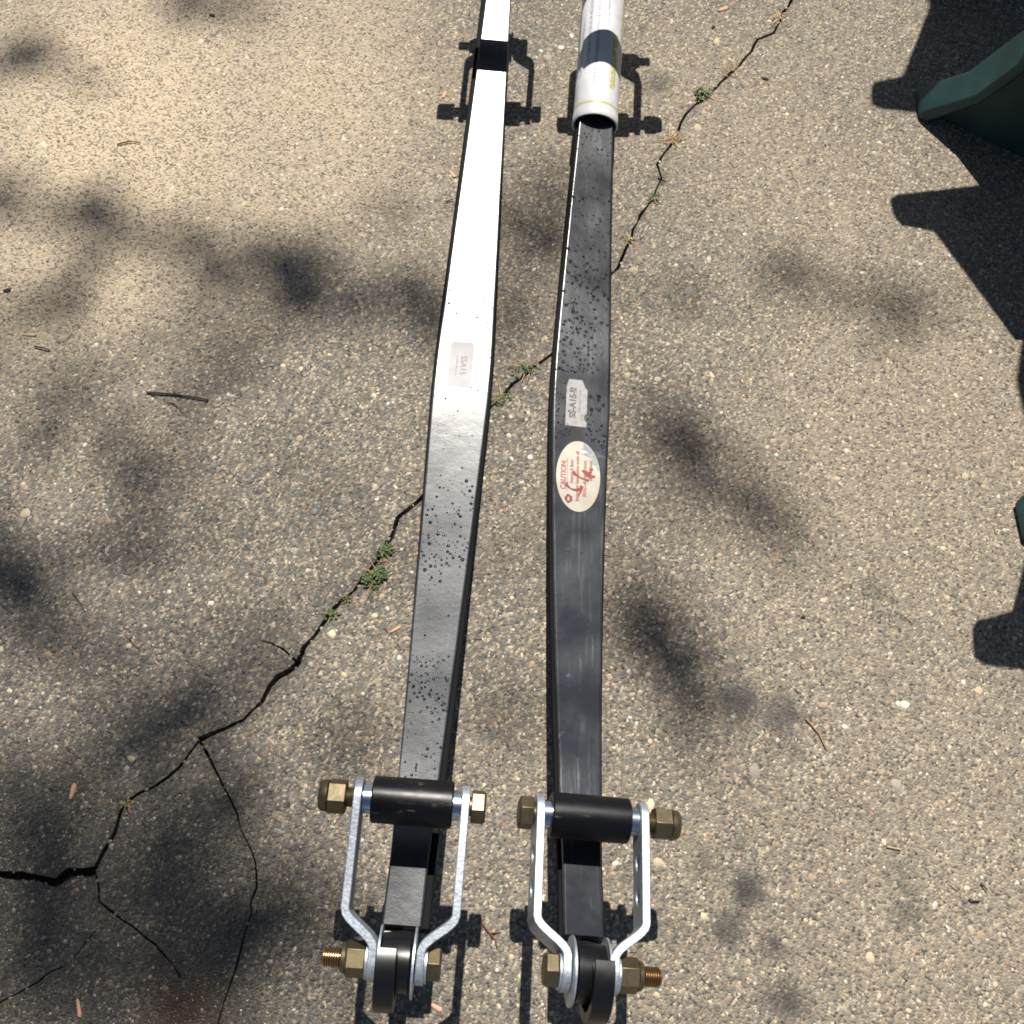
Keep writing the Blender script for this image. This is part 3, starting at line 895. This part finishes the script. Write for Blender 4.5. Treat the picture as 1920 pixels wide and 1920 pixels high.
# ------------------------------------------------------------------ green resin chairs, mostly outside the frame
t = NT('dark_green_resin')
oc = t.coord()
n1 = t.noise(oc, 30, 4)
M_GREEN = t.set(Base_Color=t.ramp(n1, [(.3, (.008, .034, .036)), (.6, (.012, .048, .050)), (.8, (.026, .066, .064))]), Roughness=t.math('ADD', .42, t.math('MULTIPLY', n1, .2)), Normal=t.bump(t.noise(oc, 350, 3), .25, .0008))
def prism(poly, z0, z1):
    n = len(poly)
    V = [(p[0], p[1], z0) for p in poly] + [(p[0], p[1], z1) for p in poly]
    F = [tuple(range(n))[::-1], tuple(range(n, 2 * n))] + [(k, (k + 1) % n, n + (k + 1) % n, n + k) for k in range(n)]
    return V, F
def hull8(a, b):
    """box between two rectangles given as 4 points each"""
    V = list(a) + list(b)
    return V, [(3, 2, 1, 0), (4, 5, 6, 7)] + [(k, (k + 1) % 4, 4 + (k + 1) % 4, 4 + k) for k in range(4)]
def make_chair(label, dx, dy, az):
    yc = .8535
    root = empty('patio_chair', (.90 + dx, yc + dy, 0))
    tag(root, label, 'chair', 'green resin patio chairs at the edge')
    def part(name, VF, bevel=.003):
        V, F = VF
        return mk(name, [(v[0] - .90, v[1] - yc, v[2]) for v in V], F, M_GREEN, root, smooth=35, bevel=bevel)
    arm = [(.499, 1.153), (.502, 1.130), (.5085, 1.120), (.5475, 1.110), (.618, .948), (.700, .948), (.730, 1.055), (1.16, 1.048), (1.16, 1.176), (.640, 1.178), (.510, 1.160)]
    part('armrest', prism(arm, az, az + .024)); part('armrest', prism([(x, 2 * yc - y) for x, y in arm][::-1], az, az + .024))
    # rear legs: splayed fins with a toe on the ground
    top = [(0, .004), (.004, .014), (.0555, .071), (.0856, .139), (.16, az - .10), (.20, az)]
    web = [(.012, 0), (.016, .012), (.0585, .064), (.0886, .130), (.163, az - .11), (.21, az - .01), (.33, az - .01), (.30, az - .12), (.21, .10), (.18, 0)]
    flange = top + [(.212, az), (.170, az - .104), (.0966, .134), (.0660, .0645), (.012, .0)]
    for fx, fy, sg in ((.541, 1.087, 1), (.558, .521, -1)):
        d = Vector((.81, -.58 * sg)).normalized()
        def plank(prof, o0, o1):
            V = []
            for off_ in (o0, o1):
                for s_, z in prof:
                    w = Vector((fx, fy)) + d * s_ + Vector((-.004, off_ * sg)); V.append((w.x, w.y, z))
            n = len(prof)
            return V, [tuple(range(n))[::-1], tuple(range(n, 2 * n))] + [(k, (k + 1) % n, n + (k + 1) % n, n + k) for k in range(n)]
        leg = part('rear_leg', plank(web, .024, .038), .002)
        fl = part('leg_flange', plank(flange, 0, .046), .0035)
        fl.parent = leg
    for sg in (1, -1):
        x0, y0 = 1.10, yc + sg * .265
        part('front_leg', hull8([(x0 - .03, y0 - .025, 0), (x0 + .04, y0 - .025, 0), (x0 + .04, y0 + .025, 0), (x0 - .03, y0 + .025, 0)], [(x0 - .05, y0 - .03, az), (x0 + .05, y0 - .03, az), (x0 + .05, y0 + .03, az), (x0 - .05, y0 + .03, az)]))
    sz = az - .06
    part('seat_frame', prism([(.70, yc - .235), (1.14, yc - .235), (1.14, yc + .235), (.70, yc + .235)], sz - .05, sz - .022))
    for k in range(6):
        x0 = .70 + .076 * k
        part('seat_slat', prism([(x0, yc - .24), (x0 + .066, yc - .24), (x0 + .066, yc + .24), (x0, yc + .24)], sz - .02, sz))
    for k in range(5):
        y0 = yc + (k - 2) * .082; hh = az + .42 - .018 * (k - 2) ** 2
        part('back_slat', hull8([(.672, y0 - .037, sz - .02), (.694, y0 - .037, sz - .02), (.694, y0 + .037, sz - .02), (.672, y0 + .037, sz - .02)], [(.622, y0 - .040, hh), (.642, y0 - .040, hh), (.642, y0 + .040, hh), (.622, y0 + .040, hh)]))
    part('back_rail', hull8([(.640, yc - .21, az + .16), (.652, yc - .21, az + .16), (.652, yc + .21, az + .16), (.640, yc + .21, az + .16)], [(.634, yc - .21, az + .21), (.646, yc - .21, az + .21), (.646, yc + .21, az + .21), (.634, yc + .21, az + .21)]))
make_chair('green resin chair at right edge with its rear foot showing', 0, 0, .40)
make_chair('green resin chair beyond the top right corner, only its shadow showing', .006, .842, .55)

# ------------------------------------------------------------------ weeds, dry grass and litter
M_LEAF1 = flat('weed_leaf', (.040, .080, .016), .55)
M_LEAF2 = flat('pale_weed_leaf', (.11, .14, .035), .55)
M_STRAW = flat('dry_straw', (.36, .22, .10), .75)
M_STRAW2 = flat('pale_straw', (.50, .38, .20), .75)
M_TWIG = flat('twig_bark', (.045, .030, .020), .85)
M_RUSTY = flat('red_brown_stalk', (.20, .075, .03), .8)
M_HUSK = flat('pink_husk', (.62, .33, .22), .6)
M_CHIP = flat('bark_chip', (.03, .024, .02), .85)
def leaf_quad(base, d, L, w, up, V, F, curl=.3):
    side = Vector((-d.y, d.x, 0)); i0 = len(V)
    for f, wf in ((0, .15), (.35, 1), (.7, .85), (1, .1)):
        c_ = base + d * (L * f) + Vector((0, 0, up * L * math.sin(f * 2.2)))
        V += [c_ + side * (w * wf / 2) + Vector((0, 0, curl * w * wf * .4)), c_, c_ - side * (w * wf / 2) + Vector((0, 0, curl * w * wf * .4))]
    for k in range(3):
        a = i0 + 3 * k; F += [(a, a + 1, a + 4, a + 3), (a + 1, a + 2, a + 5, a + 4)]
def weed(label, px, py, spread, n, leaf, name='weed_clump', straw=4, mats=(M_LEAF1, M_LEAF2), seed=1):
    spread *= 1.2; leaf *= .85; n = int(n * 1.6)
    rr = random.Random(seed)
    p = pix(px, py); root = empty(name, (p.x, p.y, gz(p.x, p.y)))
    tag(root, label, 'weed')
    for mi, mat in enumerate(mats):
        V, F = [], []
        for _ in range(n if mi == 0 else n // 2):
            a = rr.uniform(0, math.tau); r_ = spread * rr.random() ** .7
            r_ *= .75 + .5 * noise.noise(Vector((math.cos(a) * 1.3, math.sin(a) * 1.3, seed * 3.1)))
            b = Vector((r_ * math.cos(a) * 1.15 + .35 * r_ * math.sin(a), r_ * math.sin(a), rr.uniform(0, .007) * max(0, 1 - r_ / spread)))
            th = rr.uniform(0, math.tau); L = leaf * rr.uniform(.6, 1.3)
            leaf_quad(b, Vector((math.cos(th), math.sin(th), 0)), L, L * rr.uniform(.4, .65), rr.uniform(.1, .7), V, F)
        mk('leaves', V, F, mat, root, smooth=60, recalc=False)
    V, F = [], []
    for _ in range(straw):
        a = rr.uniform(0, math.tau); L = spread * rr.uniform(.8, 1.8)
        leaf_quad(Vector((rr.uniform(-1, 1) * spread * .4, rr.uniform(-1, 1) * spread * .4, .001)), Vector((math.cos(a), math.sin(a), 0)), L, .0009, rr.uniform(.05, .35), V, F, 0)
    mk('dead_stalks', V, F, M_STRAW, root, smooth=0, recalc=False)
weed('largest green weed clump in the crack left of the left spring', 702, 1083, .013, 95, .0045, straw=6, seed=1)
weed('small green weed in the crack just above the largest clump', 722, 1034, .009, 45, .004, straw=4, seed=2)
weed('tiny yellowish weed in the crack below the largest clump', 622, 1152, .006, 20, .0035, straw=3, mats=(M_LEAF2, M_LEAF1), seed=3)
weed('sparse weed in the crack between tiny and largest clumps', 650, 1124, .005, 10, .003, straw=4, seed=4)
weed('dark mossy weed in the crack between the two springs', 985, 695, .013, 40, .0035, straw=8, seed=5)
weed('low moss in the crack beside the right edge of left spring', 940, 748, .012, 36, .003, straw=6, seed=6)
weed('green grassy weed in the crack right of the white tube', 1316, 180, .011, 34, .006, straw=8, mats=(M_LEAF2, M_LEAF1), seed=7)
weed('tiny green sprig in the crack near the right spring', 1224, 372, .006, 14, .004, straw=5, seed=8)
weed('yellowed weed at the crack end beside the right spring', 1178, 452, .007, 10, .004, straw=9, mats=(M_LEAF2, M_STRAW2), seed=9)
weed('pale wisp of grass in the crack at lower left', 238, 1510, .005, 6, .003, straw=9, mats=(M_LEAF2, M_LEAF1), seed=10)
def tuft(label, px, py, spread, n, seed):
    n = int(n * .65); spread *= .8
    rr = random.Random(seed); p = pix(px, py)
    root = empty('dry_grass_tuft', (p.x, p.y, gz(p.x, p.y))); tag(root, label, 'dry grass', 'dead grass tufts along the crack')
    for mat, k in ((M_STRAW, n), (M_STRAW2, n // 2)):
        V, F = [], []
        for _ in range(k):
            a = rr.uniform(0, math.tau); L = spread * rr.uniform(.4, 1.3)
            leaf_quad(Vector((rr.gauss(0, .4) * spread, rr.gauss(0, .4) * spread, .0008)), Vector((math.cos(a), math.sin(a), 0)), L, rr.uniform(.0006, .0014), rr.uniform(.02, .3), V, F, 0)
        mk('stalks', V, F, mat, root, smooth=0, recalc=False)
tuft('orange-brown dead grass in the crack right of the tube mouth', 1262, 262, .016, 34, 1)
tuft('brown dead grass higher up the crack beyond the green grassy weed', 1368, 130, .015, 26, 2)
tuft('red-brown leaf litter where the crack nears the top edge', 1462, 32, .018, 30, 3)

def tube_path(pts, r0, r1, n=6):
    V, F = [], []
    for i, p in enumerate(pts):
        a = pts[max(i - 1, 0)]; b = pts[min(i + 1, len(pts) - 1)]; d = (b - a).normalized()
        u = d.orthogonal().normalized(); w = d.cross(u)
        r_ = r0 + (r1 - r0) * i / (len(pts) - 1)
        for k in range(n): V.append(p + (u * math.cos(k * math.tau / n) + w * math.sin(k * math.tau / n)) * r_)
        if i:
            for k in range(n): F.append(((i - 1) * n + k, (i - 1) * n + (k + 1) % n, i * n + (k + 1) % n, i * n + k))
    F.append(tuple(range(n))[::-1]); F.append(tuple(range(len(V) - n, len(V))))
    return V, F
def twig(label, pxs, r0, r1, mat, branches=(), name='twig', seed=0):
    rr = random.Random(seed + 50)
    def world(pp): return [pix(x, y) + Vector((0, 0, r0 * .9 + .0008 + rr.uniform(0, .0012))) for x, y in pp]
    P = world(pxs); o = P[0].copy(); o.z = 0
    root = empty(name, o); tag(root, label, name.replace('_', ' '))
    mk('stem', *[tube_path([p - o for p in P], r0, r1)][0], mat, root, smooth=60)
    for b in branches:
        mk('side_stem', *tube_path([p - o for p in world(b)], r1, r1 * .6), mat, root, smooth=60)
twig('dark forked twig lying left of the left spring', [(276, 737), (300, 739), (335, 742), (365, 747), (391, 751)], .0012, .0009, M_TWIG, [[(330, 741), (326, 733)], [(391, 751), (384, 757)], [(284, 738), (292, 746)]], seed=1)
twig('short dark curl of twig just below the forked twig', [(314, 758), (322, 756), (332, 762), (340, 772)], .0007, .0005, M_TWIG, seed=2)
twig('orange-brown straw lying alone right of the right spring', [(1510, 1348), (1522, 1362), (1534, 1376), (1541, 1390), (1548, 1405)], .0010, .0006, M_STRAW, [[(1530, 1370), (1534, 1366)]], seed=3)
twig('red-brown bent stalk between the two lower bolts', [(895, 1715), (905, 1733), (918, 1750), (928, 1762), (932, 1775)], .0008, .0006, M_RUSTY, [[(918, 1750), (940, 1748)]], seed=4)
twig('short dark stick near the left edge above the forked twig', [(66, 651), (80, 654), (94, 658)], .0010, .0008, M_TWIG, seed=5)
twig('thin brown stem lying at far left of lower half', [(240, 1195), (248, 1204), (257, 1213), (262, 1219)], .0008, .0005, M_STRAW, seed=6)
twig('long thin dark needle at left beside middle height', [(136, 1112), (146, 1124), (155, 1137), (160, 1147)], .0006, .0004, M_TWIG, seed=7)
twig('small pale stick near the lower right corner', [(1662, 1588), (1672, 1590), (1688, 1593)], .0009, .0006, M_STRAW2, seed=8)
twig('small dark stick at the right edge below centre', [(1838, 1656), (1843, 1663), (1849, 1670)], .0009, .0007, M_TWIG, seed=9)
twig('curved olive stem near the right edge of lower right', [(1815, 1686), (1823, 1690), (1836, 1690)], .0009, .0007, M_TWIG, seed=10)
twig('brown dry stem above the left sandy patch', [(220, 273), (236, 269), (250, 267), (262, 270)], .0010, .0007, M_RUSTY, seed=11)
twig('dark stem lying beyond the far end of left spring', [(835, 381), (842, 378), (850, 376)], .0009, .0006, M_TWIG, seed=12)

def husk(label, px, py, ang_, L, w, mat=M_HUSK, name='seed_husk', z=.0015):
    p = pix(px, py); root_v = []
    d = Vector((math.cos(R(ang_)), math.sin(R(ang_)), 0)); V, F = [], []
    side = Vector((-d.y, d.x, 0))
    for sgn in (1, -1):
        for f, wf in ((-.5, .35), (-.3, .8), (0, .9), (.3, 1), (.45, .7), (.5, .25)):
            for s_, hz in ((1, 0), (.5, .8), (0, 1), (-.5, .8), (-1, 0)):
                V.append(d * (f * L) + side * (s_ * wf * w / 2) + Vector((0, 0, (hz * w * .28 if sgn > 0 else -.0004) + .0004)))
    n = 5
    for sh in (0, 30):
        for i in range(5):
            for k in range(4):
                a = sh + i * n + k; F.append((a, a + 1, a + n + 1, a + n) if sh == 0 else (a + n, a + n + 1, a + 1, a))
    o = mk(name, V, F, mat, None, smooth=60, recalc=False)
    o.location = (p.x, p.y, gz(p.x, p.y) + .0006); tag(o, label, 'seed husk' if name == 'seed_husk' else 'bark chip')
husk('pink seed husk standing out on dark concrete at lower left', 137, 1484, 84, .0155, .0052)
husk('pink husk lying below the left spring end', 818, 1889, -28, .012, .0046)
husk('thin tan husk at the bottom edge, lower left', 148, 1890, -72, .016, .0035)
husk('pale pink husk left of the left spring near its lower half', 742, 1180, 32, .013, .0035)
husk('pink husk left of the far end of left spring', 833, 179, 70, .012, .005)
husk('pink husk left of the glaring part of left spring', 848, 327, -55, .014, .005)
husk('pale pink husk near the top edge right of the tube', 1356, 18, 28, .016, .006)
husk('tan curled husk near the left edge, upper half', 55, 628, -3, .017, .004, M_STRAW2)
husk('orange husk beside the largest green weed', 719, 1052, 20, .007, .004, M_STRAW)
husk('black bark chip near the left edge, upper half', 14, 545, 15, .009, .006, M_CHIP, 'bark_chip')
husk('small dark chip at the top left', 398, 29, -20, .008, .005, M_CHIP, 'bark_chip')
husk('dark chip right of the white tube and the crack', 1434, 149, -15, .009, .005, M_CHIP, 'bark_chip')
husk('small dark chip near the top edge left of the crack', 1337, 52, 60, .006, .005, M_CHIP, 'bark_chip')
husk('tiny dark chip between springs and chair shadow, mid right', 1505, 1158, 10, .005, .0035, M_CHIP, 'bark_chip')
husk('large smooth cream pebble loose at lower left', 247, 1423, -25, .0088, .0062, flat('cream_pebble', (.62, .50, .26), .6), 'loose_pebble')
bpy.data.objects['loose_pebble']['category'] = 'pebble'

# fine litter: dry needles and crumbs, uncountable
V, F, rr = [], [], random.Random(77)
for _ in range(900):
    x, y = rr.uniform(-.95, .9), rr.uniform(-.1, 1.7); a = rr.uniform(0, math.tau); L = .002 + .008 * rr.random() ** 2.5
    b = Vector((x, y, gz(x, y) + .0009)); d = Vector((math.cos(a), math.sin(a), 0))
    b2 = Vector((-d.y, d.x, 0)) * L * rr.uniform(-.25, .25)
    V_, F_ = tube_path([b, b + d * L * .5 + b2 + Vector((0, 0, rr.uniform(0, .0008))), b + d * L], rr.uniform(.00025, .0006), .0002, 4)
    i0 = len(V); V += V_; F += [tuple(i + i0 for i in f) for f in F_]
t = NT('dry_litter')
M_LIT = t.set(Base_Color=t.ramp(t.noise(t.coord(), 40, 1), [(.35, (.03, .022, .015)), (.5, (.12, .06, .03)), (.65, (.25, .15, .07))]), Roughness=.85)
lit = mk('dry_litter', V, F, M_LIT, None, smooth=0, recalc=False)
tag(lit, 'fine dry needles and crumbs scattered over the concrete', 'litter', kind='stuff')

# ------------------------------------------------------------------ tree overhead that dapples the slab
M_BARK = flat('tree_bark', (.09, .065, .045), .9)
t = NT('tree_leaf')
M_TLEAF = t.set(Base_Color=(.05, .10, .025), Roughness=.5)
SH = S / S.z
PATCH = [(60, 385, 130, 45, .60), (195, 405, 75, 50, .80), (330, 445, 120, 45, .55), (470, 500, 90, 50, .55), (570, 530, 85, 50, .80), (700, 555, 120, 40, .60), (815, 590, 60, 40, .5),
         (125, 560, 65, 45, .70), (70, 110, 55, 35, .60), (370, 10, 90, 30, .55), (100, 830, 100, 50, .45), (20, 1110, 95, 55, .80), (-60, 1000, 80, 80, .6),
         (350, 1375, 120, 60, .72), (240, 1350, 90, 40, .4), (120, 1480, 170, 70, .55), (400, 1500, 80, 70, .55), (470, 1640, 60, 110, .55), (200, 1720, 240, 150, .58), (60, 1850, 160, 90, .4), (600, 1700, 80, 45, .5), (560, 1820, 90, 60, .35),
         (1010, 480, 110, 70, .40), (960, 600, 60, 60, .3), (1290, 865, 75, 45, .65), (1380, 940, 60, 45, .65), (1440, 1010, 45, 40, .6), (1220, 800, 45, 35, .5), (1600, 560, 140, 30, .30), (1720, 590, 60, 30, .25),
         (1235, 1215, 100, 50, .65), (1180, 1120, 50, 40, .4), (980, 1330, 60, 60, .35), (1300, 1320, 60, 40, .3), (650, 1330, 60, 50, .25), (1500, 480, 60, 40, .25), (430, 700, 90, 50, .2), (240, 1040, 240, 90, .28), (250, 1240, 230, 80, .25), (650, 900, 100, 60, .2), (430, 600, 120, 50, .3), (1080, 400, 120, 90, .3), (1350, 880, 110, 60, .35), (700, 470, 100, 60, .3)]
rr = random.Random(3)
LV, LF = [], []
def add_leaf(c_, size):
    th, ph = rr.uniform(0, math.tau), rr.uniform(-.9, .9)
    d = Vector((math.cos(th) * math.cos(ph), math.sin(th) * math.cos(ph), math.sin(ph)))
    n_ = Vector((rr.uniform(-.7, .7), rr.uniform(-.7, .7), 1)).normalized(); s_ = d.cross(n_).normalized()
    i0 = len(LV); L = size * rr.uniform(.7, 1.25); w = L * .6
    LV.extend([c_ - d * L / 2, c_ - d * L * .1 + s_ * w / 2, c_ + d * L * .25 + s_ * w * .35, c_ + d * L / 2, c_ + d * L * .25 - s_ * w * .35, c_ - d * L * .1 - s_ * w / 2])
    LF.append(tuple(range(i0, i0 + 6)))
tips = []
for (cx, cy, rx, ry, dens) in PATCH:
    c_ = pix(cx, cy); ex = (pix(cx + rx, cy) - c_).length; ey = (pix(cx, cy + ry) - pix(cx, cy - ry)).length / 2
    area = math.pi * ex * ey * 1.4; n = max(4, int(-.85 * math.log(1 - dens) * area / .00105))
    hz = rr.uniform(6.5, 8.5)
    tips.append(c_ + SH * hz)
    for _ in range(n):
        add_leaf(c_ + Vector((ex * .62 * rr.gauss(0, 1), ey * .62 * rr.gauss(0, 1), 0)) + SH * (hz + rr.gauss(0, .25)), .06)
STREAM = [([(-80, 350), (200, 400), (350, 450), (560, 525), (720, 560), (850, 605)], 48, .58), ([(-60, 700), (60, 640), (130, 560), (200, 500)], 40, .45),
          ([(1180, 760), (1300, 870), (1400, 950), (1460, 1020)], 60, .42), ([(1150, 1090), (1240, 1220), (1330, 1330)], 65, .32),
          ([(-80, 1080), (60, 1120), (200, 1180)], 60, .5), ([(100, 1430), (350, 1370), (450, 1300), (560, 1230)], 60, .55),
          ([(400, 1450), (480, 1600), (480, 1750)], 55, .5), ([(520, 1560), (640, 1700), (700, 1800)], 45, .4), ([(-50, 120), (90, 100), (180, 160)], 36, .45),
          ([(300, -10), (420, 20), (520, 60)], 36, .4), ([(950, 420), (1080, 500), (1200, 560), (1450, 540), (1720, 600)], 45, .30),
          ([(-40, 880), (150, 810), (300, 760), (460, 700)], 50, .33), ([(0, 1560), (200, 1600), (420, 1700)], 110, .62), ([(-40, 1800), (300, 1850)], 110, .55), ([(120, 1450), (330, 1560), (440, 1860)], 80, .5), ([(-60, 620), (120, 700), (300, 860), (420, 1000)], 70, .28)]
for pl, wd, dens in STREAM:
    hz = rr.uniform(6.8, 8.2)
    tips.append(pix(*pl[len(pl) // 2]) + SH * hz)
    for (x0, y0), (x1, y1) in zip(pl[:-1], pl[1:]):
        L = (pix(x1, y1) - pix(x0, y0)).length; w_ = (pix(x0 + wd, y0) - pix(x0, y0)).length
        n = int(-.95 * math.log(1 - dens) * L * w_ * 2.2 / .00105)
        for _ in range(n):
            f = rr.random(); g_ = pix(x0 + (x1 - x0) * f, y0 + (y1 - y0) * f)
            add_leaf(g_ + Vector((rr.gauss(0, .55) * w_, rr.gauss(0, .55) * w_, 0)) + SH * (hz + rr.gauss(0, .25)), .06)
# unseen crown clumps added overhead to cut sky light, kept out of the sun's path
TR = Vector((-3.4, 3.2, 0))
def shades_view(p):
    g = p - SH * p.z
    return -1.15 < g.x < .95 and -.45 < g.y < 1.95
wide = []
for _ in range(210):
    a = rr.uniform(0, math.tau); r_ = 7.0 * math.sqrt(rr.uniform(.01, 1)); z = rr.uniform(4.2, 9.5) - .12 * r_
    cc = TR + Vector((2.2 + r_ * math.cos(a), -1.2 + r_ * math.sin(a), z))
    if shades_view(cc): continue
    wide.append(cc)
    for _ in range(60):
        p = cc + Vector((rr.gauss(0, .5), rr.gauss(0, .5), rr.gauss(0, .3)))
        if not shades_view(p): add_leaf(p, .14)
tree = empty('shade_tree', TR)
tag(tree, 'leafy tree overhead that dapples the concrete with soft shade', 'tree')
mk('crown', [v - TR for v in LV], LF, M_TLEAF, tree, smooth=0, recalc=False)
mk('trunk', *tube_path([Vector((0, 0, -.1)), Vector((.05, .02, 1.2)), Vector((.1, -.1, 2.4)), Vector((.4, -.15, 3.8)), Vector((.7, -.3, 5.6)), Vector((1.0, -.25, 8.0))], .22, .06, 14), M_BARK, tree, smooth=60)
def limb(q, r0, r1, clear):
    h0 = max(2.4, min(7.0, q.z - 1.6)); s0 = Vector((.08 + .11 * h0, -.15, h0)); mid = s0.lerp(q, .5) + Vector((rr.uniform(-.2, .2), rr.uniform(-.2, .2), .25))
    pts = [s0, s0.lerp(mid, .5) + Vector((0, 0, .1)), mid, mid.lerp(q, .6), q]
    if clear and any(shades_view(TR + pts[k].lerp(pts[k + 1], f)) for k in range(4) for f in (0, .25, .5, .75, 1)): return
    mk('limb', *tube_path(pts, r0, r1, 6), M_BARK, tree, smooth=60)
for tp in wide[::2]: limb(tp - TR, .030, .005, True)
for tp in (tips[5], tips[13], tips[25]): limb(tp - TR, .016, .004, False)
